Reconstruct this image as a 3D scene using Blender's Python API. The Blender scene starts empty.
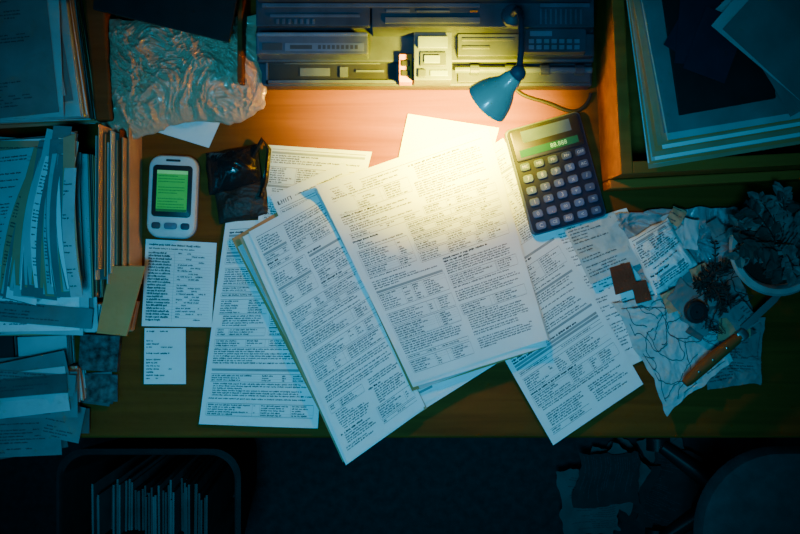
import bpy, math, random
from mathutils import Vector, Matrix, noise
S=0.00125; D=1.3; DZ=0.75
def W(px,py,h=0.0):
    k=S*(D-h)/D
    return ((px-400)*k,(267-py)*k)
COL=bpy.context.scene.collection
# ---------------------------------------------------------------- materials
def mat(name,col,rough=0.6,metal=0.0,var=0.15,scale=40,bump=0.0,bscale=200,emit=None,es=0,coat=0,trans=0,spec=0.3):
    m=bpy.data.materials.new(name); m.use_nodes=True
    nt=m.node_tree; b=nt.nodes['Principled BSDF']
    b.inputs['Roughness'].default_value=rough; b.inputs['Metallic'].default_value=metal
    b.inputs['Coat Weight'].default_value=coat; b.inputs['Transmission Weight'].default_value=trans
    b.inputs['Specular IOR Level'].default_value=spec
    tc=nt.nodes.new('ShaderNodeTexCoord')
    n=nt.nodes.new('ShaderNodeTexNoise'); n.inputs['Scale'].default_value=scale; n.inputs['Detail'].default_value=4
    nt.links.new(tc.outputs['Object'],n.inputs['Vector'])
    r=nt.nodes.new('ShaderNodeValToRGB')
    r.color_ramp.elements[0].position=0.3; r.color_ramp.elements[1].position=0.7
    r.color_ramp.elements[0].color=tuple(max(0,c*(1-var)) for c in col)+(1,)
    r.color_ramp.elements[1].color=tuple(min(1,c*(1+var)) for c in col)+(1,)
    nt.links.new(n.outputs['Fac'],r.inputs['Fac']); nt.links.new(r.outputs['Color'],b.inputs['Base Color'])
    if bump>0:
        n2=nt.nodes.new('ShaderNodeTexNoise'); n2.inputs['Scale'].default_value=bscale; n2.inputs['Detail'].default_value=5
        nt.links.new(tc.outputs['Object'],n2.inputs['Vector'])
        bp=nt.nodes.new('ShaderNodeBump'); bp.inputs['Strength'].default_value=bump; bp.inputs['Distance'].default_value=0.002
        nt.links.new(n2.outputs['Fac'],bp.inputs['Height']); nt.links.new(bp.outputs['Normal'],b.inputs['Normal'])
    if emit:
        b.inputs['Emission Color'].default_value=tuple(emit)+(1,); b.inputs['Emission Strength'].default_value=es
    return m
def woodmat(name,c0,c1,rough=0.4,ax=0):
    m=bpy.data.materials.new(name); m.use_nodes=True
    nt=m.node_tree; b=nt.nodes['Principled BSDF']; b.inputs['Roughness'].default_value=rough
    b.inputs['Specular IOR Level'].default_value=0.04
    tc=nt.nodes.new('ShaderNodeTexCoord'); mp=nt.nodes.new('ShaderNodeMapping')
    sc=[60,60,60]; sc[ax]=3; mp.inputs['Scale'].default_value=sc
    n=nt.nodes.new('ShaderNodeTexNoise'); n.inputs['Scale'].default_value=1.0; n.inputs['Detail'].default_value=6; n.inputs['Distortion'].default_value=0.6
    r=nt.nodes.new('ShaderNodeValToRGB'); r.color_ramp.elements[0].position=0.3; r.color_ramp.elements[1].position=0.7
    r.color_ramp.elements[0].color=c0+(1,); r.color_ramp.elements[1].color=c1+(1,)
    nt.links.new(tc.outputs['Object'],mp.inputs['Vector']); nt.links.new(mp.outputs['Vector'],n.inputs['Vector'])
    nt.links.new(n.outputs['Fac'],r.inputs['Fac']); nt.links.new(r.outputs['Color'],b.inputs['Base Color'])
    bp=nt.nodes.new('ShaderNodeBump'); bp.inputs['Strength'].default_value=0.15; bp.inputs['Distance'].default_value=0.001
    nt.links.new(n.outputs['Fac'],bp.inputs['Height']); nt.links.new(bp.outputs['Normal'],b.inputs['Normal'])
    return m
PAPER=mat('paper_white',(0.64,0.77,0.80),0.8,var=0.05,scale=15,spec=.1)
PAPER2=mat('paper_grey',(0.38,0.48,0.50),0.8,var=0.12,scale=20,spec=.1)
PAPER3=mat('paper_aged',(0.46,0.29,0.17),0.8,var=0.15,scale=20,spec=.1)
PAPERD=mat('paper_darkened',(0.16,0.20,0.21),0.85,var=0.2,scale=20,spec=.1)  # darker paper; floor files get their dimness from this colour
PAPERF=mat('paper_dim_grey',(0.085,0.105,0.11),0.85,var=0.25,scale=20,spec=.1)  # darkest paper; dimness of floor and front-left sheets is in the colour
MOTTLE=mat('mottled_dark_print',(0.07,0.075,0.08),0.5,var=0.95,scale=110,spec=.2)
MANILA=mat('manila_card',(0.66,0.25,0.09),0.7,var=0.12,scale=12,spec=.1)
INK=mat('printing_ink',(0.05,0.065,0.08),0.7,var=0.1,spec=.1)
INKG=mat('grey_ink',(0.24,0.31,0.34),0.7,var=0.1,spec=.1)
BLACK=mat('black_plastic',(0.014,0.017,0.021),0.4,var=0.2)
BLACKM=mat('black_card',(0.010,0.012,0.016),0.5,var=0.2,spec=.2)
CHAR=mat('charcoal_plastic',(0.014,0.020,0.044),0.6,var=0.15,spec=.12)
PRN=mat('teal_grey_casing',(0.060,0.085,0.135),0.45,var=0.25,spec=.3)
PRN2=mat('dark_teal_casing',(0.030,0.043,0.072),0.45,var=0.25,spec=.3)
GREYP=mat('grey_plastic',(0.11,0.16,0.24),0.45,var=0.15,spec=.3)
PALE=mat('pale_plastic',(0.50,0.56,0.58),0.4,var=0.05)
KEYM=mat('key_grey',(0.10,0.155,0.29),0.6,var=0.06,spec=.12)
KEYD=mat('key_dark',(0.055,0.09,0.18),0.6,var=0.06,spec=.12)
LEATHER=mat('glossy_black_leather',(0.012,0.011,0.012),0.25,var=0.2,bump=0.25,bscale=200,coat=.3)
BRLEATHER=mat('worn_black_leather',(0.028,0.018,0.014),0.45,var=0.3,bump=0.6,bscale=300)
BRN=mat('reddish_brown_leather',(0.12,0.04,0.02),0.6,var=0.2,bump=0.4,bscale=300,spec=.1)
LCDG=mat('green_screen',(0.04,0.30,0.06),0.3,var=0.08,emit=(0.03,0.60,0.09),es=0.26)
LCDC=mat('calculator_lcd',(0.010,0.07,0.04),0.5,var=0.05,emit=(0.02,0.5,0.22),es=0.08,spec=.1)
LCDB=mat('solar_panel',(0.04,0.07,0.17),0.4,var=0.15,spec=.15)
TEALM=mat('pale_grey_enamel',(0.95,0.66,0.56),0.30,metal=0.0,var=0.04,coat=.5,spec=.6)
STEEL=mat('steel',(0.45,0.47,0.48),0.25,metal=1.0,var=0.05)
DSTEEL=mat('dark_steel',(0.26,0.28,0.30),0.4,metal=1.0,var=0.1)
ORANGE=mat('orange_plastic',(0.60,0.20,0.02),0.6,var=0.05,spec=.1)
RUBBER=mat('black_rubber',(0.015,0.015,0.015),0.6)
LEAF=mat('leaf_dusty',(0.09,0.15,0.15),0.6,var=0.5,scale=60,spec=.2)
LEAFD=mat('leaf_dark',(0.03,0.05,0.048),0.7,var=0.4,scale=60,spec=.1)
STEM=mat('stem_brown',(0.04,0.028,0.025),0.7,spec=.1)
SOIL=mat('soil',(0.02,0.015,0.012),0.9,bump=1,bscale=150)
CERAMIC=mat('pale_ceramic',(0.26,0.31,0.32),0.6,var=0.2)
BAG=mat('thin_brown_plastic',(0.58,0.37,0.25),0.28,var=0.04,scale=25,bump=0.25,bscale=180,coat=0.4,spec=.45)
FOIL=mat('clear_crinkled_wrap',(0.22,0.28,0.31),0.35,var=0.12,bump=0.4,bscale=120,coat=0.3)
DESKW=woodmat('desk_wood',(0.12,0.038,0.006),(0.20,0.066,0.010),0.6,0)
BOXW=woodmat('box_wood',(0.32,0.090,0.016),(0.48,0.145,0.026),0.6,0)
BOXD=woodmat('dark_wood',(0.13,0.040,0.012),(0.20,0.065,0.02),0.6,0)
KNIFEW=woodmat('handle_wood',(0.18,0.056,0.016),(0.31,0.10,0.030),0.55,0)
FLOORM=mat('floor_carpet',(0.018,0.026,0.031),0.9,var=0.3,scale=60,bump=0.5,bscale=300)
WALLM=mat('wall_paint',(0.10,0.13,0.14),0.8,var=0.05,scale=5)
FABRIC=mat('chair_fabric',(0.07,0.09,0.10),0.9,var=0.2,bump=0.5,bscale=500)
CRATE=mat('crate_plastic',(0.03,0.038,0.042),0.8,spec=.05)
BULB=mat('bulb_glass',(1,0.8,0.5),0.3,emit=(1.0,0.6,0.06),es=40)
# ---------------------------------------------------------------- builder
class MB:
    def __init__(s): s.v=[];s.f=[];s.m=[]
    def add(s,vs,fs,mi=0,M=None):
        o=len(s.v)
        for p in vs:
            if M is not None: p=M@Vector(p)
            s.v.append(tuple(p))
        for f in fs: s.f.append(tuple(i+o for i in f)); s.m.append(mi)
    def box(s,x0,x1,y0,y1,z0,z1,mi=0,M=None):
        s.add([(x0,y0,z0),(x1,y0,z0),(x1,y1,z0),(x0,y1,z0),(x0,y0,z1),(x1,y0,z1),(x1,y1,z1),(x0,y1,z1)],
              [(0,3,2,1),(4,5,6,7),(0,1,5,4),(1,2,6,5),(2,3,7,6),(3,0,4,7)],mi,M)
    def rings(s,rings,mi=0,M=None,cap=True,closed=True):
        n=len(rings[0]); vs=[p for r in rings for p in r]; fs=[]
        for i in range(len(rings)-1):
            for j in range(n):
                k=(j+1)%n; fs.append((i*n+j,i*n+k,(i+1)*n+k,(i+1)*n+j))
        if cap:
            fs.append(tuple(reversed(range(n)))); fs.append(tuple((len(rings)-1)*n+j for j in range(n)))
        s.add(vs,fs,mi,M)
    def rbox(s,cx,cy,w,l,z0,z1,r,ch=0.001,mi=0,M=None,seg=6):
        def ring(ins,z):
            o=[];rr=max(r-ins,0.0002)
            for (sx,sy,a0) in ((1,1,0),(-1,1,90),(-1,-1,180),(1,-1,270)):
                for i in range(seg+1):
                    a=math.radians(a0+90*i/seg)
                    o.append((cx+sx*(w/2-ins-rr)+rr*math.cos(a),cy+sy*(l/2-ins-rr)+rr*math.sin(a),z))
            return o
        s.rings([ring(ch,z0),ring(0,z0+ch),ring(0,z1-ch),ring(ch*0.3,z1-ch*0.3),ring(ch,z1)],mi,M)
    def lathe(s,prof,n=32,mi=0,M=None,cap=False):
        s.rings([[(r*math.cos(2*math.pi*j/n),r*math.sin(2*math.pi*j/n),z) for j in range(n)] for r,z in prof],mi,M,cap)
    def tube(s,pts,r,n=8,mi=0,M=None):
        pts=[Vector(p) for p in pts]; rs=r if isinstance(r,list) else [r]*len(pts); R=[]
        for i,p in enumerate(pts):
            t=(pts[min(i+1,len(pts)-1)]-pts[max(i-1,0)]).normalized()
            a=t.cross(Vector((0,0,1)))
            if a.length<0.05: a=t.cross(Vector((0,1,0)))
            a.normalize(); b=a.cross(t)
            R.append([tuple(p+rs[i]*(math.cos(2*math.pi*j/n)*a+math.sin(2*math.pi*j/n)*b)) for j in range(n)])
        s.rings(R,mi,M)
    def build(s,name,mats,parent=None,loc=(0,0,0),rot=(0,0,0),smooth=False,bevel=0,label=None,cat=None,group=None,kind=None):
        me=bpy.data.meshes.new(name); me.from_pydata(s.v,[],s.f); me.update()
        for m in mats: me.materials.append(m)
        me.polygons.foreach_set('material_index',s.m)
        ob=bpy.data.objects.new(name,me); COL.objects.link(ob)
        if smooth:
            me.polygons.foreach_set('use_smooth',[True]*len(me.polygons))
            try: me.set_sharp_from_angle(angle=math.radians(38))
            except Exception: pass
        ob.location=loc; ob.rotation_euler=rot
        if parent: ob.parent=parent
        if bevel:
            b=ob.modifiers.new('b','BEVEL'); b.width=bevel; b.segments=2; b.limit_method='ANGLE'
        tag(ob,label,cat,group,kind); return ob
def tag(ob,label=None,cat=None,group=None,kind=None):
    if label: ob['label']=label
    if cat: ob['category']=cat
    if group: ob['group']=group
    if kind: ob['kind']=kind
def empty(name,loc,rz=0,label=None,cat=None,group=None):
    e=bpy.data.objects.new(name,None); COL.objects.link(e); e.empty_display_size=0.02
    e.location=loc; e.rotation_euler=(0,0,rz); tag(e,label,cat,group); return e
_tc={}
def textgeo(t,size):
    if (t,size) in _tc: return _tc[(t,size)]
    cu=bpy.data.curves.new('t','FONT'); cu.body=t; cu.size=size; cu.align_x='CENTER'; cu.align_y='CENTER'; cu.resolution_u=2
    ob=bpy.data.objects.new('t',cu); COL.objects.link(ob)
    bpy.context.view_layer.update(); dg=bpy.context.evaluated_depsgraph_get()
    me=bpy.data.meshes.new_from_object(ob.evaluated_get(dg))
    g=([tuple(v.co) for v in me.vertices],[tuple(p.vertices) for p in me.polygons])
    bpy.data.objects.remove(ob); bpy.data.curves.remove(cu); bpy.data.meshes.remove(me)
    _tc[(t,size)]=g; return g
# ---------------------------------------------------------------- page layout
def layout(w,h,style,rng):
    R=[]
    def line(x,y,xm,hh=0.0016,lw=0.0010,gap=0.0010,fill=1.0,bold=0):
        while x<xm:
            n=rng.randint(2,9)
            if x+n*lw>xm: break
            if rng.random()<fill:
                for i in range(n):
                    a=rng.choice((0,0.28,0.28)); b=rng.choice((1,1,1,1.25)); ww=rng.uniform(0.66,0.92)+bold
                    R.append((x+i*lw,y+a*hh*(1-bold),x+i*lw+lw*ww,y+b*hh,0))
            x+=n*lw+gap
    mx=min(0.010,w*0.05); my=min(0.010,h*0.045); y=my; x0=mx; x1=w-mx; pitch=0.0029
    if style=='title':
        for seg in ((0,0,.11,1),(.0,.78,.2,1.0),(.25,0,.31,1),(.25,.4,.45,.52),(.41,0,.47,1),(.56,0,.62,1),(.72,0,.78,1),(.72,0,1,.13),(.94,0,1,1)):
            R.append((x0+seg[0]*0.018,y+seg[1]*0.005,x0+seg[2]*0.018,y+seg[3]*0.005,0))
        line(x0+0.023,y+0.001,x1); 
        y+=0.009; style='doc'
    def column(x0,x1,y,yend,form,rules=True):
        while y<yend-pitch:
            k=rng.random()
            if form: k=k*0.5+0.5 if rng.random()<.7 else k
            if k<0.17:
                line(x0,y,x0+(x1-x0)*rng.uniform(.35,.8),0.0021,0.00125,0.0013,bold=.15); y+=0.0038
            elif k<0.53:
                ind=rng.choice((0,0,0.004,0.006))
                for i in range(rng.randint(3,8)):
                    if y>yend-pitch: break
                    last=rng.uniform(.9,1.0) if rng.random()<.8 else rng.uniform(.3,.8)
                    line(x0+ind,y,x0+(x1-x0)*last); y+=pitch
                y+=0.0014
            elif k<0.90:
                ya=y; R.append((x0,y,x1,y+0.0005,0)); y+=0.0014
                nc=3 if x1-x0>.07 else 1
                cols=sorted([0]+[rng.uniform(.25,.8) for _ in range(nc)])
                for i in range(rng.randint(2,7)):
                    if y>yend-pitch: break
                    for j,c in enumerate(cols):
                        cx=x0+c*(x1-x0)+.001; e=x0+(cols[j+1] if j<nc else 1)*(x1-x0)-0.002
                        line(cx,y,cx+(e-cx)*rng.uniform(.6,1))
                    y+=pitch
                    if rng.random()<.4: R.append((x0,y-0.0009,x1,y-0.0007,1))
                R.append((x0,y,x1,y+0.0004,0))
                if rng.random()<.7:
                    for c in cols[1:]: R.append((x0+c*(x1-x0)-.0006,ya,x0+c*(x1-x0)-.0003,y,1))
                    R.append((x0-.0008,ya,x0-.0005,y,1)); R.append((x1+.0003,ya,x1+.0006,y,1))
                y+=0.0018
            else:
                R.append((x0,y,x1,y+0.0030,1)); y+=0.0042
            if rng.random()<.12: y+=0.0022
    if style in('doc','form','doc2'):
        R.append((x0,y,x1,y+0.0006,0)); y+=0.003
        while y<h-my-pitch*3:
            ye=min(h-my,y+rng.uniform(.035,.075))
            two=(style=='doc2' and rng.random()<.8) or (style!='doc2' and rng.random()<.25)
            if two and w>.1:
                xm=x0+(x1-x0)*rng.choice((.5,.5,.36))
                column(x0,xm-.003,y,ye,style=='form'); column(xm+.002,x1,y,ye,style=='form')
            else: column(x0,x1,y,ye,style=='form')
            y=ye+.0025
    elif style=='sparse':
        while y<h*0.92:
            if rng.random()<.75: line(x0,y,x0+(x1-x0)*rng.uniform(.3,.95),fill=.85)
            y+=pitch*1.35
    elif style=='table':
        line(x0,y,x1-0.01,0.0022,0.0013); y+=0.005
        line(x0,y,x1-0.02); y+=0.005
        ya=y
        while y<h-my-0.004:
            line(x0,y,x0+w*0.34,0.0022,0.0013,.0006); line(x0+w*0.42,y,x1-rng.uniform(0,w*.2),fill=.55)
            R.append((x0,y-.0011,x1,y-.0009,1)); y+=0.0036
        R.append((x0+w*.37,ya,x0+w*.373,y,1))
    return R
def wave(x,y):
    return 0.0009*(1+math.sin(x*23+y*9+0.5))+0.0007*(1+math.sin(y*31-x*13))
def sheet(name,c,h,label=None,cat='document',style='doc',m=None,seed=0,th=0.0005,curls=(),crumple=0,cs=25,jit=0,n=None,wv=1,group=None,ribbons=None,smooth=True,dome=0,fine=0.0,aniso=1.0,bow=0):
    rng=random.Random(seed+7)
    P4=[Vector(W(px,py,h)) for px,py in c]
    cen=sum(P4,Vector((0,0)))/4; P4=[p-cen for p in P4]
    w=((P4[1]-P4[0]).length+(P4[2]-P4[3]).length)/2; l=((P4[3]-P4[0]).length+(P4[2]-P4[1]).length)/2
    def Z(u,v,x,y):
        z=wave(x+cen.x,y+cen.y)*wv
        for (cu,cv,amp,rad) in curls:
            d=math.hypot((u-cu)*w,(v-cv)*l)
            if d<rad: z+=amp*(1-d/rad)**2
        if crumple:
            q=Vector((x*cs+seed*3.1,y*cs*aniso,seed*1.7))
            wp=noise.noise_vector(q*0.7)*0.8; q=q+wp
            e=min(1,8*min(u,1-u,v,1-v)+0.15)
            s_=0;am=1.0;tot=0;f=1.0
            for o in range(4):
                r_=1-min(1,abs(noise.noise(q*f+Vector((o*7.3,0,0))))*2.2); s_+=r_*am; tot+=am; am*=0.55+fine; f*=1.9
            z+=crumple*(s_/tot)*(e if dome else 1)
            if dome: z+=dome*max(0,math.sin(math.pi*min(1,max(0,u))))**0.6*max(0,math.sin(math.pi*min(1,max(0,v))))**0.6
        return z
    def P(u,v,dz=0):
        p=(P4[0]*(1-u)+P4[1]*u)*(1-v)+(P4[3]*(1-u)+P4[2]*u)*v
        if bow: p=p+Vector((bow*math.sin(math.pi*v),0))
        if jit:
            q=Vector((p.x*18+seed,p.y*18,seed)); nn=noise.noise_vector(q)
            p=p+Vector((nn.x,nn.y))*jit
            if u<.02 or u>.98 or v<.02 or v>.98:
                nn=noise.noise_vector(q*4); p=p+Vector((nn.x,nn.y))*jit*0.4
        return (p.x,p.y,Z(u,v,p.x,p.y)+dz)
    if n is None: n=70 if crumple else 12
    b=MB(); N=n+1
    top=[P(i/n,j/n,th) for j in range(N) for i in range(N)]
    bot=[(p[0],p[1],(p[2]-th) if not dome else 0.0) for p in top]
    fs=[]
    for j in range(n):
        for i in range(n):
            a=j*N+i; fs.append((a,a+N,a+N+1,a+1))
    o=N*N; fb=[tuple(reversed([k+o for k in f])) for f in fs]
    per=[i for i in range(n)]+[n+j*N for j in range(n)]+[n*N+n-i for i in range(n)]+[(n-j)*N for j in range(n)]
    sd=[(per[k],per[(k+1)%len(per)],per[(k+1)%len(per)]+o,per[k]+o) for k in range(len(per))]
    b.add(top+bot,fs+fb+sd,0)
    dz=th+(0.00018 if not crumple else 0.0006)
    if style:
        for (x0,y0,x1,y1,mi) in layout(w,l,style,rng):
            if x1-x0>0.012:
                k=int(max(2,(x1-x0)/0.008)); xs=[x0+(x1-x0)*i/k for i in range(k+1)]
                vs=[];ff=[]
                for i,x in enumerate(xs):
                    vs+= [P(x/w,y0/l,dz),P(x/w,y1/l,dz)]
                    if i: ff.append((2*i-2,2*i-1,2*i+1,2*i))
                b.add(vs,ff,1+mi)
            elif y1-y0>0.012:
                k=int(max(2,(y1-y0)/0.008)); ys=[y0+(y1-y0)*i/k for i in range(k+1)]
                vs=[];ff=[]
                for i,y in enumerate(ys):
                    vs+= [P(x0/w,y/l,dz),P(x1/w,y/l,dz)]
                    if i: ff.append((2*i-2,2*i,2*i+1,2*i-1))
                b.add(vs,ff,1+mi)
            else:
                b.add([P(x0/w,y0/l,dz),P(x0/w,y1/l,dz),P(x1/w,y1/l,dz),P(x1/w,y0/l,dz)],[(0,1,2,3)],1+mi)
    for line in (ribbons or []):
        for (a,bb) in zip(line[:-1],line[1:]):
            d=Vector((bb[0]-a[0],bb[1]-a[1]))
            if d.length<1e-5: continue
            nn=Vector((-d.y,d.x)).normalized()*0.0036
            b.add([P(a[0]-nn.x,a[1]-nn.y,dz),P(a[0]+nn.x,a[1]+nn.y,dz),P(bb[0]+nn.x,bb[1]+nn.y,dz),P(bb[0]-nn.x,bb[1]-nn.y,dz)],[(0,1,2,3)],1)
    return b.build(name,[m or PAPER,INK,INKG],None,(cen.x,cen.y,DZ+h),label=label,cat=cat if label else None,group=group,smooth=smooth)
def stack(name,c,h0,h1,label,cat='paper stack',layers=None,seed=0,mats=None,jit=0.0018,group=None):
    rng=random.Random(seed+99); layers=layers or max(2,int((h1-h0)/0.004))
    P4=[Vector(W(px,py,h1)) for px,py in c]; cen=sum(P4,Vector((0,0)))/4
    b=MB(); t=(h1-h0)/layers; mats=mats or [PAPER2,PAPER,PAPER3]
    for i in range(layers):
        dx,dy=rng.uniform(-jit,jit),rng.uniform(-jit,jit); a=rng.uniform(-6,6)*jit
        ca,sa=math.cos(a),math.sin(a); q=[]
        for p in P4:
            r=p-cen; q.append((r.x*ca-r.y*sa+dx,r.x*sa+r.y*ca+dy))
        z0=i*t; z1=(i+1)*t-t*0.12
        b.add([(x,y,z0) for x,y in q]+[(x,y,z1) for x,y in q],[(0,1,2,3),(7,6,5,4),(1,0,4,5),(2,1,5,6),(3,2,6,7),(0,3,7,4)],0 if i==layers-1 else rng.choice(range(len(mats))))
    return b.build(name,mats,None,(cen.x,cen.y,DZ+h0),label=label,cat=cat,group=group)
def pile(cx,cy,w,l,h,n,seed,label,ang0=0,spread=6,group=None,mats=None,step=.0016,off=4,style_top='sparse',smin=.85):
    rng=random.Random(seed*13+1)
    for i in range(n):
        a=math.radians(ang0+rng.uniform(-spread,spread)); ox,oy=rng.uniform(-off,off),rng.uniform(-off,off)
        ww=w*rng.uniform(smin,1.05)/2; ll=l*rng.uniform(smin,1.05)/2
        q=[]
        for (x,y) in((-ww,-ll),(ww,-ll),(ww,ll),(-ww,ll)):
            q.append((cx+ox+x*math.cos(a)-y*math.sin(a),cy+oy+x*math.sin(a)+y*math.cos(a)))
        sheet('loose_sheet',q,h+i*step,label,cat='paper',style=style_top if (i>=n-2 or i%4==1) else None,m=rng.choice(mats or [PAPER2,PAPER,PAPER2,PAPER3,PAPERD]),seed=seed*20+i,wv=.25,group=group,n=8,th=.0006,curls=[(rng.choice((0,1)),rng.choice((0,1)),.004,.03)] if i==n-1 else ())
def card(name,c,h,th,m,label,cat='folder',bevel=0.0006,seed=0):
    P4=[Vector(W(px,py,h+th)) for px,py in c]; cen=sum(P4,Vector((0,0)))/4; b=MB()
    q=[p-cen for p in P4]
    b.add([(p.x,p.y,0) for p in q]+[(p.x,p.y,th) for p in q],[(0,1,2,3),(7,6,5,4),(1,0,4,5),(2,1,5,6),(3,2,6,7),(0,3,7,4)],0)
    return b.build(name,[m],None,(cen.x,cen.y,DZ+h),bevel=bevel,label=label,cat=cat)
# ---------------------------------------------------------------- room
b=MB(); b.box(-2,2,-2,0.75,-0.05,0); b.build('floor',[FLOORM],kind='structure',label='dark carpet floor',cat='floor')
b=MB(); b.box(-2,2,0.75,0.8,0,2.6); b.build('wall_back',[WALLM],kind='structure',label='dim painted wall behind the desk',cat='wall')
desk=empty('desk',(0,0.18,0),label='reddish-brown wooden desk covered with papers',cat='desk')
b=MB(); b.box(-0.85,0.85,-0.394,0.5,0.722,0.75); b.build('tabletop',[DESKW],desk,bevel=0.003)
for x in(-0.80,0.80):
    for y in(-0.35,0.46):
        b=MB(); b.box(x-0.03,x+0.03,y-0.03,y+0.03,0,0.722); b.build('leg',[DESKW],desk,bevel=0.002)
b=MB(); b.box(-0.77,0.77,0.42,0.44,0.4,0.72); b.build('back_panel',[DESKW],desk)
# ---------------------------------------------------------------- papers on desk
G='printed documents spread over the desk'
sheet('document',[(226,222),(330,216),(318,428),(199,424)],0.0005,'white printed form lying flat under the open folder',style='form',seed=1,group=G)
sheet('document',[(146,239),(217,243),(212,327),(142,326)],0.0005,'small printed sheet with a dark table column',style='table',seed=2,group=G)
sheet('document',[(145,328),(186,328),(186,384),(144,384)],0.0005,'small white printed slip',style='sparse',seed=3,group=G)
sheet('document',[(268,145),(372,152),(352,232),(258,222)],0.0028,'printed sheet tucked behind the open folder',style='doc',seed=4,group=G)
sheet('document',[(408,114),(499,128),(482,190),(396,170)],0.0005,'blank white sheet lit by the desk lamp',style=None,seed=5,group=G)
sheet('document',[(540,232),(626,208),(694,335),(618,372)],0.0004,'printed sheet under scattered receipts',style='sparse',seed=6,group=G)
sheet('document',[(412,198),(503,138),(643,384),(553,445)],0.003,'long printed report page angled to the desk edge',style='doc',seed=8,group=G)
sheet('manila_folder',[(232,239),(330,181),(429,406),(345,461)],0.0045,'worn tan manila folder holding documents',cat='folder',style=None,m=MANILA,th=0.0009)
sheet('document',[(238,247),(330,190),(432,402),(351,461)],0.0060,'sheet from the open folder stack',style=None,m=PAPER2,seed=10,group=G)
sheet('document',[(336,200),(470,150),(500,361),(424,409)],0.0070,'printed page partly covered by the top report',style='sparse',seed=11,group=G)
sheet('document',[(270,196),(345,162),(440,395),(372,430)],0.0081,'printed page with a small heading',style='title',seed=12,group=G)
sheet('document',[(240,238),(322,192),(427,408),(343,462)],0.0091,'aged page beneath the dense text page',style=None,m=PAPER3,seed=40,group=G)
sheet('document',[(243,237),(322,194),(424,409),(346,465)],0.0101,'white page beneath the dense text page',style=None,m=PAPER,seed=13,group=G)
sheet('document',[(249,232),(326,190),(425,406),(348,462)],0.0111,'top printed page of dense paragraphs and tables',style='doc2',seed=14,group=G,curls=[(0,1,0.008,0.06)])
sheet('document',[(322,192),(488,136),(546,347),(412,391)],0.0122,'tan backing sheet beneath the top report',style=None,m=MANILA,seed=15,group=G)
sheet('document',[(314,190),(484,133),(550,340),(420,389)],0.0132,'grey sheet beneath the top report page',style=None,m=PAPER2,seed=41,group=G)
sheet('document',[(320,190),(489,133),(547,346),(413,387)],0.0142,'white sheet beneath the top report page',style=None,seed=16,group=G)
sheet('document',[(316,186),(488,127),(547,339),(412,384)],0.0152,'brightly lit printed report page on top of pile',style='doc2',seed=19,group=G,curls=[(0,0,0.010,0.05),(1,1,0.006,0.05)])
# ---------------------------------------------------------------- left stacks
LG='paper piles along the desk side'
stack('paper_stack',[(-40,-30),(60,-25),(80,114),(-40,120)],0,0.08,'tall stack of pale papers with warm-lit edges',seed=1,layers=26,group=LG,jit=.0024,mats=[PAPER2,PAPER,PAPER3,MANILA])
pile(8,48,104,136,0.0812,9,1,'pale loose sheet on top of the tall stack',ang0=-6,spread=5,group=LG,mats=[PAPER2,PAPER2,PAPERD,PAPER3],step=.0013)
card('ring_binder',[(80,-40),(102,-40),(112,120),(95,121)],0,0.05,BOXD,'dark brown binder standing beside paper stack','binder',bevel=0.003)
stack('paper_stack',[(-40,136),(54,142),(58,296),(-40,296)],0,0.056,'thick stack of loose grey papers',seed=2,layers=22,group=LG,jit=.003,mats=[PAPER2,PAPER,PAPERD])
stack('paper_stack',[(62,152),(88,154),(92,298),(64,296)],0,0.057,'narrow stack of envelopes with aged edges',seed=3,layers=20,mats=[PAPER2,PAPER3,MANILA,PAPERD],group=LG,jit=.0012)
pile(24,216,108,150,0.0595,10,6,'worn loose sheet in a ragged pile',ang0=-1,spread=5,group=LG,off=5,step=.0011,mats=[PAPER2,PAPERD,PAPER3,PAPER2,PAPER],smin=.8)
rngf=random.Random(4)
NF=46
for i in range(NF):
    t=i/(NF-1); a=math.radians(15-19*t+rngf.uniform(-2.2,2.2)); x0=-4+76*t+rngf.uniform(-1.8,1.8); y0=296+rngf.uniform(-12,3)
    def rt(x,y): return (x0+x*math.cos(a)-y*math.sin(a),y0+x*math.sin(a)+y*math.cos(a))
    L0=-150+rngf.uniform(-10,22)+ (18 if i%5==0 else 0); wd=22*(1-t)+12
    sheet('fanned_sheet',[rt(0,L0),rt(wd,L0+rngf.uniform(-5,5)),rt(wd,0),rt(0,0)],0.0715+i*0.00068,'worn page packed into a long fanned bundle',cat='paper',style='sparse' if i%7==3 else None,m=(PAPER2,PAPERD,PAPER2,PAPER3,PAPER2,PAPERD,PAPER,PAPERD,PAPER3)[i%9],seed=30+i,wv=.25,group='fanned pages packed on the pile',n=10,bow=-.003-.008*rngf.random(),jit=.0008)
stack('paper_stack',[(-40,300),(99,305),(94,331),(-40,330)],0,0.040,'low stack of folded papers with layered edges',seed=4,layers=16,group=LG,jit=.0022)
pile(30,313,122,36,0.041,14,2,'loose folded sheet on the low stack',ang0=1,spread=5,group=LG,step=.0010,smin=.5,off=7)
stack('paper_stack',[(-40,368),(76,368),(80,400),(-40,402)],0,0.03,'low stack of grey papers near the desk edge',seed=5,layers=12,group=LG,jit=.0025)
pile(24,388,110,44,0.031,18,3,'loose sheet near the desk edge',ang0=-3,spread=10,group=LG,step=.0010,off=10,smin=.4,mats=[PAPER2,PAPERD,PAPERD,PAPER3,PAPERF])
stack('paper_stack',[(-40,336),(12,336),(14,366),(-40,366)],0,0.03,'small pile of dark envelopes',seed=6,layers=5,mats=[BLACKM,PAPER2],group=LG)
stack('booklet',[(17,337),(66,335),(68,365),(19,367)],0,0.03,'white booklet lying between paper piles',cat='booklet',layers=5,seed=7,jit=.0006,mats=[PAPER2])
pile(22,432,90,42,0.001,8,14,'dim loose sheet overhanging the desk edge',ang0=6,spread=18,group=LG,step=.0009,off=10,mats=[PAPERD,PAPERF,PAPERD],smin=.5)
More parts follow.
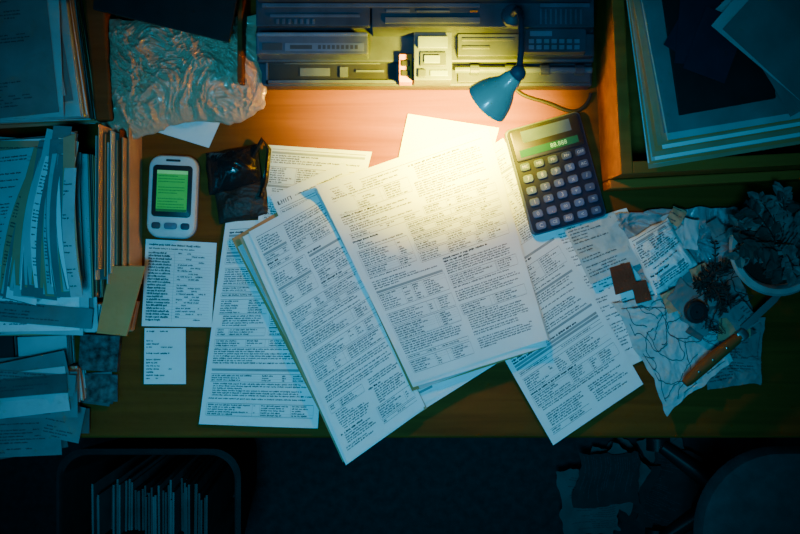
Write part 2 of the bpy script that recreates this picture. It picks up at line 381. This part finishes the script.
pile(66,418,44,36,0.009,6,15,'small crumpled grey sheet by the desk edge',ang0=-4,spread=16,group=LG,step=.0010,off=6,mats=[PAPERD,PAPERF,PAPERD],smin=.6)
card('photograph',[(80,334),(120,336),(117,372),(78,370)],0.0,0.012,MOTTLE,'dark mottled photo pack beside papers','photograph')
def upright(name,pa,pb,h,th,lean,m,label,cat='folder'):
    a=Vector(W(*pa)); c=Vector(W(*pb)); d=(c-a); L=d.length; ang=math.atan2(d.y,d.x)
    b=MB()
    sh=Matrix.Identity(4); sh[1][2]=lean
    b.box(0,L,-th/2,-th/2+0.0005,0,h,0,sh); b.box(0,L,th/2-0.0005,th/2,0,h*0.94,0,sh)
    for i in range(2):
        y=-th/2+0.0007+(th-0.0014)*i/2
        b.box(0.003,L-0.003-0.003*(i%2),y,y+(th-.0014)/2*0.7,0.001,h*(0.9-0.03*(i%3)),1,sh)
    return b.build(name,[m,PAPER2],None,(a.x,a.y,DZ),(0,0,ang),label=label,cat=cat,group='upright folders beside the phone')
ms=[PAPER3,PAPER3,BOXD,PAPER3,PAPER2,PAPER2,MANILA,PAPER3,PAPER2]
for i in range(9):
    upright('file_folder',(141-i*2.7,284-(i*7)%17),(141-i*2.6,132+(i*11)%19),0.046+0.004*i+0.004*((i*5)%3),0.0026,0.09,ms[i],'upright file folder stuffed with pages')
sheet('manila_envelope',[(111,266),(146,266),(127,336),(97,333)],0.0610,'tan envelope leaning over low paper stack',cat='envelope',style=None,m=MANILA,th=.0025,wv=0)
stack('paper_stack',[(102,303),(128,303),(122,333),(102,333)],0,0.0600,'small block of aged index papers',seed=8,layers=14,mats=[PAPER3,MANILA],group=LG,jit=.001)
pile(99,387,34,30,0.0005,5,16,'small dark mottled print lying by the papers',ang0=6,spread=14,group='small prints near the desk edge',step=.0012,off=3,mats=[MOTTLE,PAPERF,MOTTLE,PAPERD],style_top=None)
stack('book_stack',[(128,-60),(238,-60),(226,-6),(126,-8)],0,0.10,'stack of dark books behind the bag',cat='book stack',seed=9,layers=4,mats=[BLACKM,PAPER3],jit=.001)
card('black_folder',[(95,-50),(246,-50),(229,42),(93,9)],0.1005,0.006,BLACKM,'glossy black folder resting on books','folder')
card('closed_book',[(138,34),(228,30),(230,92),(142,98)],0.0025,0.026,BLACKM,'dark closed book hidden under the plastic bag','book')
sheet('crumpled_bag',[(103,20),(254,16),(268,112),(108,134)],0.030,'thin glossy grey-brown plastic bag crumpled on desk',cat='bag',style=None,m=BAG,seed=67,crumple=0.016,cs=30,jit=0.012,n=190,dome=0.016,wv=0,fine=.12,aniso=.8)
sheet('document',[(128,86),(224,114),(209,148),(124,122)],0.0003,'white slip poking out under the bag',style=None,m=PAPER,seed=62,wv=.3)
# ---------------------------------------------------------------- phone
cx,cy=W(172,196.5,0.015); ph=empty('handheld_phone',(cx,cy,DZ),math.radians(-2.5),'white handheld device with glowing green screen','mobile phone')
b=MB(); b.rbox(0,0,0.061,0.102,0,0.016,0.016,0.0045,0); b.rbox(0,0,0.0625,0.1035,0.005,0.009,0.017,0.001,1); b.build('body',[PALE,GREYP],ph,smooth=True)
b=MB(); b.rbox(0,0.0065,0.0490,0.064,0.0158,0.0170,0.005,0.0005,0); b.build('bezel',[BLACK],ph,smooth=True)
b=MB(); b.box(-0.0190,0.0190,-0.019,0.032,0.017,0.0174,0)
rng=random.Random(5)
b.box(-0.0190,0.0190,0.0275,0.032,0.0174,0.0176,2)
for r in range(12):
    yy=0.0245-r*0.0035; xx=-0.017
    if r in(3,7): continue
    while xx<(0.015 if r%3 else 0.006):
        wd=rng.uniform(.0007,.0014); b.box(xx,xx+wd,yy,yy+0.0010,0.0174,0.0176,1); xx+=wd+0.0006
b.box(-0.0190,0.0190,-0.019,-0.0158,0.0174,0.0176,1)
b.build('screen',[LCDG,mat('lcd_dark',(0.01,0.10,0.02),.4,emit=(.02,.25,.05),es=.2),mat('lcd_light',(.2,.6,.2),.4,emit=(.2,.8,.25),es=.2)],ph)
for i,(x,w_) in enumerate(((-0.018,0.011),(0,0.016),(0.018,0.011))):
    b=MB(); b.rbox(x,-0.0365,w_,0.008,0.0155,0.018,0.003,0.0008,0); b.build('button',[PRN2 if i!=1 else GREYP],ph,smooth=True)
b=MB(); b.rbox(0,0.0445,0.018,0.0028,0.0155,0.0164,0.0012,0.0003,0); b.build('speaker',[BLACK],ph)
# ---------------------------------------------------------------- leather pouch
cx,cy=W(238,182,0.0); cc=empty('leather_case',(cx,cy,DZ),0,'folded glossy black leather pouch with rounded top','leather case')
def part(o,par):
    o.location=Vector(o.location)-Vector(par.location); o.parent=par; return o
part(sheet('flap',[(214,184),(267,176),(271,216),(220,224)],0.0015,style=None,m=BRLEATHER,seed=71,crumple=.0040,cs=26,jit=.002,n=60,dome=.008,wv=0),cc)
part(sheet('body',[(205,152),(258,142),(262,188),(210,196)],0.002,style=None,m=LEATHER,seed=74,crumple=.004,cs=20,jit=.004,n=80,dome=.018,wv=0),cc)
b=MB(); b.tube([(0.020,0.03,0.012),(0.032,0.052,0.012),(0.040,0.040,0.009),(0.036,0.0,0.008),(0.03,-0.02,0.013)],0.003,8); b.build('strap',[LEATHER],cc,smooth=True)
# ---------------------------------------------------------------- calculator
cx,cy=W(556,173,0.018); ca=empty('calculator',(cx,cy,DZ+0.004),0,'dark charcoal desk calculator with grey keys and green display','calculator')
ca.rotation_euler=(math.radians(1.2),0,math.radians(15.5))
cw,cl=0.096,0.135
b=MB(); b.rbox(0,0,cw,cl,0,0.012,0.007,0.002,1); b.rbox(0,0,cw-.004,cl-.004,0.012,0.015,0.006,0.001,0); b.build('body',[CHAR,PRN],ca,smooth=True)
b=MB(); b.rbox(0,0.044,cw-0.010,0.038,0.0148,0.0175,0.003,0.0008,0); b.build('display_housing',[BLACK],ca,smooth=True)
b=MB(); b.box(-0.030,0.032,0.0460,0.0605,0.0175,0.0179,0)
b.build('solar_panel',[LCDB,BLACK],ca)
b=MB(); b.box(-0.037,0.037,0.0295,0.0385,0.0175,0.0179,0)
g=textgeo('88.888',0.0078); b.add(g[0],g[1],1,Matrix.Translation((0.012,0.0340,0.0181))); b.build('display',[LCDC,mat('lcd_digits',(0.20,0.50,0.38),.5,emit=(.10,.8,.4),es=.16)],ca)
labs=[['MC','MR','M-','M+','OFF'],['7','8','9','%','AC'],['4','5','6','x','/'],['1','2','3','+','-'],['0','.','00','+','='],['C','CE','MU','<','=']]
for r in range(6):
    for c in range(5):
        x=-0.0352+c*0.0176; y=0.0175-r*0.0149
        dark=(c==4 or r==0)
        b=MB(); b.rbox(0,0,0.0124,0.0094,0,0.0040,0.003,0.0010,0)
        g=textgeo(labs[r][c],0.0070 if len(labs[r][c])==1 else 0.0050)
        b.add(g[0],g[1],1,Matrix.Translation((0,0,0.0042)))
        b.build('key',[KEYD if dark else KEYM,PALE],ca,(x,y,0.0148))
# ---------------------------------------------------------------- printer
cx,cy=W(430,88,0); pr=empty('printer',(cx,cy,DZ),0,'dark teal-grey desktop printer with paper tray and keypad','printer')
def X(px,h): return W(px,0,h)[0]-cx
def Y(py,h): return W(0,py,h)[1]-cy
def pbox(b,x0,x1,y0,y1,z0,z1,mi=0): b.box(X(x0,z1),X(x1,z1),Y(y1,z1),Y(y0,z1),z0,z1,mi)
b=MB(); pbox(b,257,592,-60,86,0.004,0.035); pbox(b,257,594,-70,62,0.0351,0.05)
for q in(270,330,540,575): pbox(b,q,q+10,60,70,0,0.005)
b.build('base',[PRN2],pr,bevel=0.002)
b=MB(); pbox(b,266,396,58,83,0.035,0.040,0); pbox(b,266,396,80,83,0.035,0.046,1); pbox(b,266,268,58,83,.035,.046,1)
pbox(b,284,380,62,64,.0401,.042,1); pbox(b,300,330,68,76,.0401,.0415,1); pbox(b,340,348,67,77,.0401,.043,1); pbox(b,356,384,70,72,.0401,.043,1)
b.build('paper_tray',[BLACK,PRN],pr)
b=MB(); pbox(b,256,368,34,54,0.05,0.085,0); pbox(b,256,368,32,36,0.0851,0.089,1)
b.build('front_panel',[PRN,GREYP],pr,bevel=0.0015)
b=MB(); pbox(b,285,364,43,51,0.0852,0.0858,0)
for i in range(9): pbox(b,318+i*4.6,321+i*4.6,45,49,0.0858,0.0862,1)
pbox(b,262,282,43,50,.0858,.0862,1); pbox(b,290,312,45,49,.0858,.0862,1)
b.build('label_plate',[GREYP,INK],pr)
b=MB(); pbox(b,372,594,-60,27,0.05,0.10,0); pbox(b,385,480,17,23,0.1001,0.104,1); pbox(b,386,410,9,12,.1001,.102,1); pbox(b,416,450,10,12,.1001,.102,1); pbox(b,470,478,10,12,.1001,.1025,2)
for q in range(9): pbox(b,540+q*5,542+q*5,9,24,.1001,.1012,1)
b.build('cover',[PRN2,PRN,ORANGE],pr,bevel=0.0006)
b=MB(); pbox(b,256,594,-60,-2,0.1005,0.125,0); pbox(b,262,480,3,7,0.1005,0.106,1); pbox(b,540,590,3,7,0.1005,0.106,1); pbox(b,256,370,-60,26,0.0895,0.1,0); pbox(b,270,360,14,17,.1001,.102,1)
for q in range(7): pbox(b,276+q*6,279+q*6,19,24,.1001,.1012,1)
b.build('lid',[PRN2,PRN],pr,bevel=0.0008)
b=MB(); pbox(b,414,452,32,80,0.035,0.075,0); pbox(b,418,448,36,48,0.0751,0.082,1); pbox(b,420,446,52,66,0.0751,0.078,2); pbox(b,424,440,55,63,0.0781,0.081,1); pbox(b,418,426,69,77,.0751,.079,2); pbox(b,430,448,70,76,.0751,.077,1)
b.build('print_carriage',[PRN,GREYP,PRN2],pr,bevel=0.0012)
b=MB(); pbox(b,399,412,54,82,0.035,0.06,0); pbox(b,401,410,60,66,.0601,.062,1); pbox(b,401,410,70,76,.0601,.062,1); b.build('ink_cartridge',[ORANGE,BLACK],pr,bevel=.001)
b=MB(); pbox(b,458,594,34,56,0.05,0.07,0); pbox(b,458,590,66,82,0.035,0.042,1); b.tube([(X(455,.05),Y(70,.05),.05),(X(592,.05),Y(70,.05),.05)],0.004,10,2)
pbox(b,462,514,38,41,.0701,.072,1); pbox(b,462,490,46,49,.0701,.072,1)
for q in(470,505,540,575): b.tube([(X(q,.05),Y(70,.05),.05),(X(q+9,.05),Y(70,.05),.05)],0.0065,14,0)
b.build('roller_housing',[PRN2,PRN2,PRN],pr,bevel=.0005)
kp=MB(); pbox(kp,522,586,28,52,0.07,0.088,0)
pbox(kp,530,552,31,36,.0881,.0885,1)
for r in range(2):
    for c in range(7): pbox(kp,529+c*7.6,534+c*7.6,39+r*6,43+r*6,0.0881,0.090,1)
kp.build('keypad',[PRN2,GREYP],pr,bevel=.0008)
b=MB(); x,y=W(246,92,.0); b.box(0,0.006,0,0.4,0,0.07); b.build('shelf_divider',[BOXD],None,(x,y,DZ),bevel=.001,label='thin dark wood divider beside the printer',cat='divider')
# ---------------------------------------------------------------- lamp
def W3(px,py,h): x,y=W(px,py,h); return Vector((x,y,DZ+h))
neck=W3(519,72,0.205); op=W3(486,104,0.18)
base=W3(512,17,0.1006)
lp=empty('desk_lamp',base,0,'pale grey-blue clip-on lamp with squat cone shade','desk lamp')
ax=(op-neck).normalized(); rotM=Vector((0,0,1)).rotation_difference(-ax).to_matrix().to_4x4()
b=MB(); M=Matrix.Translation(op-base)@rotM
prof=[(0.0245,0),(0.0258,0.001),(0.0254,0.0035),(0.0240,0.009),(0.0215,0.016),(0.0180,0.023),(0.0140,0.029),(0.0115,0.033),(0.0105,0.040),(0.0085,0.045),(0.001,0.046)]
inner=[(0.001,0.040),(0.006,0.039),(0.0080,0.033),(0.0125,0.027),(0.0195,0.016),(0.0225,0.009),(0.0238,0.0035),(0.0245,0)]
b.lathe(inner+prof,40,0,M); b.build('lamp_shade',[TEALM],lp,smooth=True)
b=MB(); b.lathe([(0.001,0.008),(0.005,0.011),(0.0065,0.016),(0.006,0.022),(0.005,0.029),(0.001,0.034)],20,0,M); b.build('bulb',[BULB],lp,smooth=True)
p0=op-ax*0.049
b=MB(); b.lathe([(0.0085*math.sin(math.pi*i/12)+.0001,-0.0085*math.cos(math.pi*i/12)) for i in range(13)],20,0,Matrix.Translation(p0-base)); b.build('swivel_joint',[PRN],lp,smooth=True)
def bez(P,n=24):
    out=[]
    for i in range(n+1):
        t=i/n; q=[Vector(p) for p in P]
        while len(q)>1: q=[q[k]*(1-t)+q[k+1]*t for k in range(len(q)-1)]
        out.append(q[0])
    return out
arm=bez([p0,p0+Vector((0.004,0.010,.0)),Vector((base.x+.004,base.y+.005,p0.z-.01)),base+Vector((0,0,.01))],24)
b=MB(); b.tube([p-base for p in arm],0.0034,12); b.build('lamp_arm',[PRN2],lp,smooth=True)
b=MB(); b.lathe([(0.001,0),(0.0125,0),(0.013,0.003),(0.012,0.009),(0.006,0.012),(0.001,.0125)],32); b.build('lamp_base',[PRN2],lp,smooth=True)
b=MB(); b.tube(bez([(*W(512,86,.0),0.004),(*W(530,112,0),0.004),(*W(560,88,0),0.006),(*W(552,122,0),0.004),(*W(586,120,0),0.004),(*W(590,94,0),0.006)],40),0.0022,8)
b.build('power_cable',[RUBBER],None,(0,0,DZ),smooth=True,label='thin black cable looping across the desk',cat='cable')
# ---------------------------------------------------------------- wooden organiser
bx,by=W(602,192,0); ang=math.radians(3)
bo=empty('wooden_organizer',(bx,by,DZ),ang,'brown wooden desk organizer filled with folders','desk organizer')
bw,bl=0.34,0.34; t=0.014; bh=.115
b=MB(); b.box(0,bw,0.012,bl,0,0.006); b.box(0,t,0.012,bl,0.006,bh); b.box(bw-t,bw,0.012,bl,0.006,bh); b.box(t,bw-t,bl-t,bl,.006,bh); b.box(t,bw-t,0.012,0.012+t,0.006,bh)
b.build('box_body',[BOXW],bo,bevel=.001)
b=MB(); b.box(0,bw,0,0.0115,0,0.05); drw=b.build('front_lip',[BOXW],bo,bevel=.002)
stack('paper_stack',[(668,-50),(850,-50),(860,126),(674,138)],0.0065,0.112,'folders and papers filling the wooden organizer',seed=11,layers=26,mats=[PAPER3,PAPER2,BLACKM,PAPER],jit=.0015)
rng=random.Random(77)
for i in range(32):
    o=rng.uniform(-5,5); o2=rng.uniform(-5,5); k=i*0.60
    m_=[PAPER2,PAPER3,PAPER,PAPER3,PAPERD,PAPER2,MANILA,PAPER2,PAPER][i%9]
    sheet('folder_sheet',[(624+o*1.1+k*.6,-40+o),(840,-60),(850,130-k*2.0+o2*2.2),(650+o*.9+k*1.0,166-k*2.1+o2*1.3)],0.1165+i*.00105,'straight-edged sheet or folder fanned over the organizer',cat='folder',style='sparse' if i in(0,) else None,m=m_,seed=170+i,wv=.25,th=.0006,group='folders fanned in the organizer')
card('black_folder',[(654,-60),(764,-60),(776,98),(680,115)],0.1520,0.005,BLACKM,'large black folder on top of organizer','folder')
pile(800,34,140,100,0.1580,8,9,'pale sheet slanting across the black folder',ang0=52,spread=14,group='loose sheets over the black folder',mats=[PAPERD,PAPER2,PAPERD,PAPERD],style_top=None)
pile(704,40,46,70,0.1580,3,12,'small dark slip lying on the black folder',ang0=25,spread=24,group='slips on the black folder',mats=[CHAR,CHAR,PAPERF],style_top=None,off=12)
# ---------------------------------------------------------------- right clutter
CG='scraps of paper in the clutter'
sheet('crumpled_wrap',[(612,214),(738,206),(730,262),(640,280)],0.003,'crinkled clear plastic wrap among receipts',cat='plastic wrap',style=None,m=FOIL,seed=81,crumple=0.012,cs=28,jit=0.010,n=100,wv=1,fine=.1)
sheet('crumpled_packet',[(630,240),(668,218),(698,264),(654,296)],0.0205,'crumpled white packet with printed text',cat='packet',style='doc',m=PAPER,seed=82,crumple=0.006,cs=30,jit=0.004,n=60,dome=.012,wv=0)
sheet('receipt',[(562,226),(612,212),(640,262),(590,284)],0.008,'curled pale receipt beside the calculator',cat='receipt',style='sparse',m=PAPER2,seed=83,crumple=0.004,cs=30,jit=0.002,n=40)
card('card_holder',[(610,268),(630,262),(638,288),(616,295)],0.014,0.004,BRN,'small dark brown leather card holder','card holder')
card('card_holder',[(632,284),(646,280),(652,300),(637,304)],0.014,0.005,BRN,'small square brown wallet piece','card holder')
rng=random.Random(9); rb=[]
for k in range(22):
    x,y=rng.uniform(.15,.85),rng.uniform(.1,.85); a=rng.uniform(0,6.28); ln=[(x,y)]
    for i in range(26):
        a+=rng.uniform(-.6,.6); x+=math.cos(a)*.026; y+=math.sin(a)*.026
        x=min(.94,max(.06,x)); y=min(.94,max(.06,y)); ln.append((x,y))
    rb.append(ln)
sheet('crumpled_sheet',[(611,306),(694,288),(732,362),(668,412)],0.008,'wrinkled sheet with scribbled pen lines',cat='paper',style=None,m=PAPER2,seed=84,crumple=0.006,cs=26,jit=0.007,n=80,ribbons=rb,fine=.1)
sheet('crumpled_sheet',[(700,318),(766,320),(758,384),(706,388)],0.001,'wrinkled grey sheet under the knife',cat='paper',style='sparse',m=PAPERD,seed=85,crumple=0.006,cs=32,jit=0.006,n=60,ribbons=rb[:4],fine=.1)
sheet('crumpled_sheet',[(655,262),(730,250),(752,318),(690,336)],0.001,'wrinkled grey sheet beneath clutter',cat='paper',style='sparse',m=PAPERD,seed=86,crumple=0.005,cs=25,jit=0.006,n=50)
rng=random.Random(31)
for i in range(24):
    px,py=rng.uniform(672,744),rng.uniform(212,330); a=rng.uniform(0,3.1); w_,l_=rng.uniform(12,26),rng.uniform(16,34)
    q=[(px+x*math.cos(a)-y*math.sin(a),py+x*math.sin(a)+y*math.cos(a)) for x,y in((-w_/2,-l_/2),(w_/2,-l_/2),(w_/2,l_/2),(-w_/2,l_/2))]
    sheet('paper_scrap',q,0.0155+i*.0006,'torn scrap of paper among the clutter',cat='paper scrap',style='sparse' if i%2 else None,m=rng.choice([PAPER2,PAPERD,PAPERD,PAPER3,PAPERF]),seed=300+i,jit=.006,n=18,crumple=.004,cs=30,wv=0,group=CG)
rng=random.Random(55); b=MB(); x,y,a=0,0,0.3; pts=[]
for i in range(260):
    a+=rng.uniform(-.75,.75)-0.10*math.copysign(1,math.sin(i*.04)); x+=math.cos(a)*.0035; y+=math.sin(a)*.0035
    if x*x/.9+y*y>.0016: a=math.atan2(-y,-x)+rng.uniform(-.9,.9)
    pts.append((x,y,.001+.003*(1+math.sin(i*.31))))
b.tube(pts,.0006,5); x,y=W(720,300,.03); b.build('tangled_string',[RUBBER],None,(x,y,DZ+.0345),label='thin dark tangled string over paper scraps',cat='string')
# knife
k0=W3(683,383,0.028); k1=W3(738,336,0.028); k2=W3(776,288,0.026); d=(k1-k0); kl=d.length; ka=math.atan2(d.y,d.x)
kn=empty('pocket_knife',(k0.x,k0.y,DZ+0.030),ka,'open pocket knife with worn orange-brown wooden handle','knife')
b=MB(); R=[]
for i in range(15):
    t=i/14; x=t*kl; w=0.0078*(0.82+0.22*math.sin(math.pi*min(1,t*1.05))) if 0<i<14 else 0.005
    R.append([(x,w*math.cos(2*math.pi*j/14)+0.0012*math.sin(t*math.pi),0.006+0.006*math.sin(2*math.pi*j/14)) for j in range(14)])
b.rings(R); b.build('handle',[KNIFEW],kn,smooth=True)
b=MB(); b.rbox(kl+0.003,0,0.012,0.013,0.001,0.011,.003,.001); b.build('bolster',[DSTEEL],kn,smooth=True)
for q in(.25,.5,.75):
    b=MB(); b.lathe([(0.001,0.0132),(0.0016,0.013),(0.0018,0.012),(0.0018,0.008)],12,0,Matrix.Translation((kl*q,.001,0))); b.build('rivet',[STEEL],kn)
bl_=(k2-k1).length
b=MB(); o=[(0,-0.0042),(bl_*0.7,-0.0045),(bl_*0.9,-0.0015),(bl_,0.0030),(bl_*0.6,0.0044),(0,0.0044)]
M=Matrix.Translation((kl+.008,0,0))
b.rings([[(x,y,0.005) for x,y in o],[(x,y,0.0064) for x,y in o]],0,M); b.build('blade',[DSTEEL],kn,rot=(0,0,0.05))
x,y=W(691,311,0.02); lc=MB(); lc.lathe([(.001,0),(.0125,0),(.014,.002),(.014,.008),(.0125,.010),(.0095,.0105),(.009,.009),(.001,.009)],32)
lc.build('lens_cap',[BLACK],None,(x,y,DZ+.034),(0.05,0.08,0),smooth=True,label='small round black cap on crumpled paper',cat='cap')
# plant
x=W(778,0,.06)[0]; pl=empty('potted_plant',(x,.0235,DZ),0,'leafy plant in a wide pale ceramic bowl','potted plant')
b=MB(); b.lathe([(0.001,0),(0.036,0),(0.039,0.004),(0.054,0.050),(0.058,0.057),(0.0585,0.060),(0.056,0.0640),(0.050,0.0635),(0.0465,0.058),(0.045,0.050)],48); b.build('pot',[CERAMIC],pl,smooth=True)
b=MB(); b.lathe([(0.001,0.052),(0.02,0.0515),(0.0452,0.050)],32); b.build('soil',[SOIL],pl)
def foliage(n,seed,spread,hmin,hmax,c0=(0,0,.05),ls=(.010,.02),shift=(0,0),thin=.28,sx=1.0):
    rng=random.Random(seed); b=MB()
    for i in range(n):
        a=rng.uniform(0,6.28); r=rng.uniform(.3,1)*spread; z=rng.uniform(hmin,hmax)
        p0=Vector(c0)+Vector((rng.uniform(-.012,.012),rng.uniform(-.012,.012),0)); p3=Vector((c0[0]+r*math.cos(a)*sx+shift[0],c0[1]+r*math.sin(a)+shift[1],z))
        pts=bez([p0,p0+Vector((0,0,(z-p0.z)*.9)),p3+Vector((0,0,.01)),p3],8); b.tube(pts,.0008,5,2)
        mi=0 if rng.random()<.55 else 1
        for k in range(2,9):
            for s_ in(-1,1):
                p=pts[k]; aa=a+s_*rng.uniform(.6,1.3); l=rng.uniform(*ls); dr=Vector((math.cos(aa),math.sin(aa),rng.uniform(-.3,.4))).normalized(); sd=dr.cross(Vector((0,0,1))).normalized()*l*thin
                q=[p,p+dr*l*.35+sd+Vector((0,0,.001)),p+dr*l*.75+sd*.7,p+dr*l-Vector((0,0,.002)),p+dr*l*.75-sd*.7,p+dr*l*.35-sd+Vector((0,0,.001)),p+dr*l*.5+Vector((0,0,-.0015))]
                b.add([tuple(v) for v in q],[(0,1,6),(1,2,6),(2,3,6),(3,4,6),(4,5,6),(5,0,6)],mi)
    return b
foliage(34,4,.056,.068,.115,c0=(0,.004,.05),shift=(-.018,.014),ls=(.011,.020),thin=.30).build('foliage',[LEAF,LEAFD,STEM],pl)
x,y=W(706,280,0.02)
foliage(20,8,.048,.004,.016,c0=(0,0,.006),ls=(.004,.010),thin=.16,sx=.55).build('dried_sprig',[LEAFD,LEAF,STEM],None,(x,y,DZ+.034),label='dry dark sprig of twigs and leaves',cat='dried twigs')
# ---------------------------------------------------------------- floor things
x0,y0=W(50,452,-.32); x1,y1=W(238,580,-.32)
fb=empty('file_crate',((x0+x1)/2,(y0+y1)/2,0),0,'dim plastic crate full of stacked papers on floor','storage crate')
hw,hl=(x1-x0)/2,(y0-y1)/2
def rr(w,l,r,z,seg=8):
    o=[]
    for (sx,sy,a0) in ((1,1,0),(-1,1,90),(-1,-1,180),(1,-1,270)):
        for i in range(seg+1):
            a=math.radians(a0+90*i/seg); o.append((sx*(w-r)+r*math.cos(a),sy*(l-r)+r*math.sin(a),z))
    return o
b=MB(); b.rings([rr(hw-.03,hl-.03,.04,0),rr(hw,hl,.045,.40),rr(hw-.006,hl-.006,.04,.405),rr(hw-.010,hl-.010,.04,.40),rr(hw-.036,hl-.036,.035,.01)]); b.build('crate_body',[CRATE],fb,smooth=True)
rng=random.Random(2)
for i in range(14):
    xx=-hw+.066+i*(2*hw-.132)/13; ht=.38+rng.uniform(-.05,.01)
    b=MB(); M=Matrix.Rotation(rng.uniform(-.012,.012),4,'Z'); sh=Matrix.Identity(4); sh[0][2]=(xx)*.30
    tw=.0055
    for k in range(3):
        b.box(-tw+k*.0038,-tw+k*.0038+.003,-hl+.055,hl-.055-rng.uniform(0,.03),0,ht-rng.uniform(0,.02),0,M@sh)
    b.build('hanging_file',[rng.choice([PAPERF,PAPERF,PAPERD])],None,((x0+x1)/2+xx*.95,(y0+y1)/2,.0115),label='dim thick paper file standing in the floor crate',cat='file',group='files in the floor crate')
x,y=W(805,548,-.3); ch=empty('office_chair',(x,y,0),0,'dark fabric swivel chair pushed near desk','office chair')
b=MB(); b.rbox(0,0,.32,.30,.38,.44,.13,.028,seg=10); b.build('seat',[FABRIC],ch,smooth=True)
b=MB(); b.lathe([(.025,.06),(.025,.38)],20,cap=True); b.build('gas_column',[BLACK],ch,smooth=True)
for i in range(5):
    a=i*2*math.pi/5; b=MB(); b.tube([(0.02*math.cos(a),.02*math.sin(a),.08),(.15*math.cos(a),.15*math.sin(a),.06)],[.02,.012],10); b.lathe([(0.001,-.012),(.024,-.012),(.024,.012),(.001,.012)],20,0,Matrix.Translation((.15*math.cos(a),.15*math.sin(a),.0245))@Matrix.Rotation(math.pi/2,4,'X')); b.build('caster_leg',[BLACK],ch,smooth=True)
b=MB(); b.rbox(0,-.17,.32,.05,.5,.85,.02,.012); b.tube([(0,-.05,.4),(0,-.17,.42),(0,-.19,.6)],.015,10); b.build('backrest',[FABRIC],ch,smooth=True)
rng=random.Random(12)
for i in range(12):
    px,py=rng.uniform(585,680),rng.uniform(455,520); a=rng.uniform(0,3.1); w_,l_=rng.uniform(34,56),rng.uniform(44,76)
    q=[(px+x*math.cos(a)-y*math.sin(a),py+x*math.sin(a)+y*math.cos(a)) for x,y in((-w_/2,-l_/2),(w_/2,-l_/2),(w_/2,l_/2),(-w_/2,l_/2))]
    sheet('floor_paper',q,-.749+i*.008,'dim wrinkled sheet dropped on the carpet',cat='paper',style='sparse' if i%2 else None,m=(PAPERF,PAPERF,CRATE)[i%3],seed=200+i,crumple=.006,cs=6,jit=.012,n=30,wv=0,group='loose sheets on the floor')  # floor dimness is put into the dark sheet colours
# ---------------------------------------------------------------- lights & camera
def light(name,typ,loc,energy,col,target=None,**kw):
    l=bpy.data.lights.new(name,typ); l.energy=energy; l.color=col
    for k,v in kw.items(): setattr(l,k,v)
    o=bpy.data.objects.new(name,l); COL.objects.link(o); o.location=loc
    if target is not None: o.rotation_euler=(Vector(target)-Vector(loc)).to_track_quat('-Z','Y').to_euler()
    return o
light('lamp_light','SPOT',op+ax*0.004,66,(1.0,0.68,0.0),(*W(446,110,0),DZ),spot_size=math.radians(104),spot_blend=1.0,shadow_soft_size=0.012)
light('bulb_light','POINT',op+ax*0.002,1.5,(1.0,0.44,0.0),None,shadow_soft_size=0.01)
light('teal_fill_spot','SPOT',(-0.12,-0.30,2.5),140,(0.022,0.37,0.62),(-0.02,-0.09,DZ),spot_size=math.radians(42),spot_blend=1.0,shadow_soft_size=0.15)  # added teal fill from above; its cone edge darkens the corners
light('cool_side_fill','AREA',(-1.3,-0.9,2.1),6,(0.02,0.40,0.75),(0,0,DZ),size=0.8)  # added weak teal area fill from the front left
w=bpy.data.worlds.new('world'); bpy.context.scene.world=w; w.use_nodes=True
w.node_tree.nodes['Background'].inputs[0].default_value=(0.006,0.05,0.08,1); w.node_tree.nodes['Background'].inputs[1].default_value=0.4
cam=bpy.data.cameras.new('camera'); cam.lens=36*D/(800*S); cam.sensor_width=36
co=bpy.data.objects.new('camera',cam); COL.objects.link(co); co.location=(0,0,DZ+D); co.rotation_euler=(0,0,0)
bpy.context.scene.camera=co
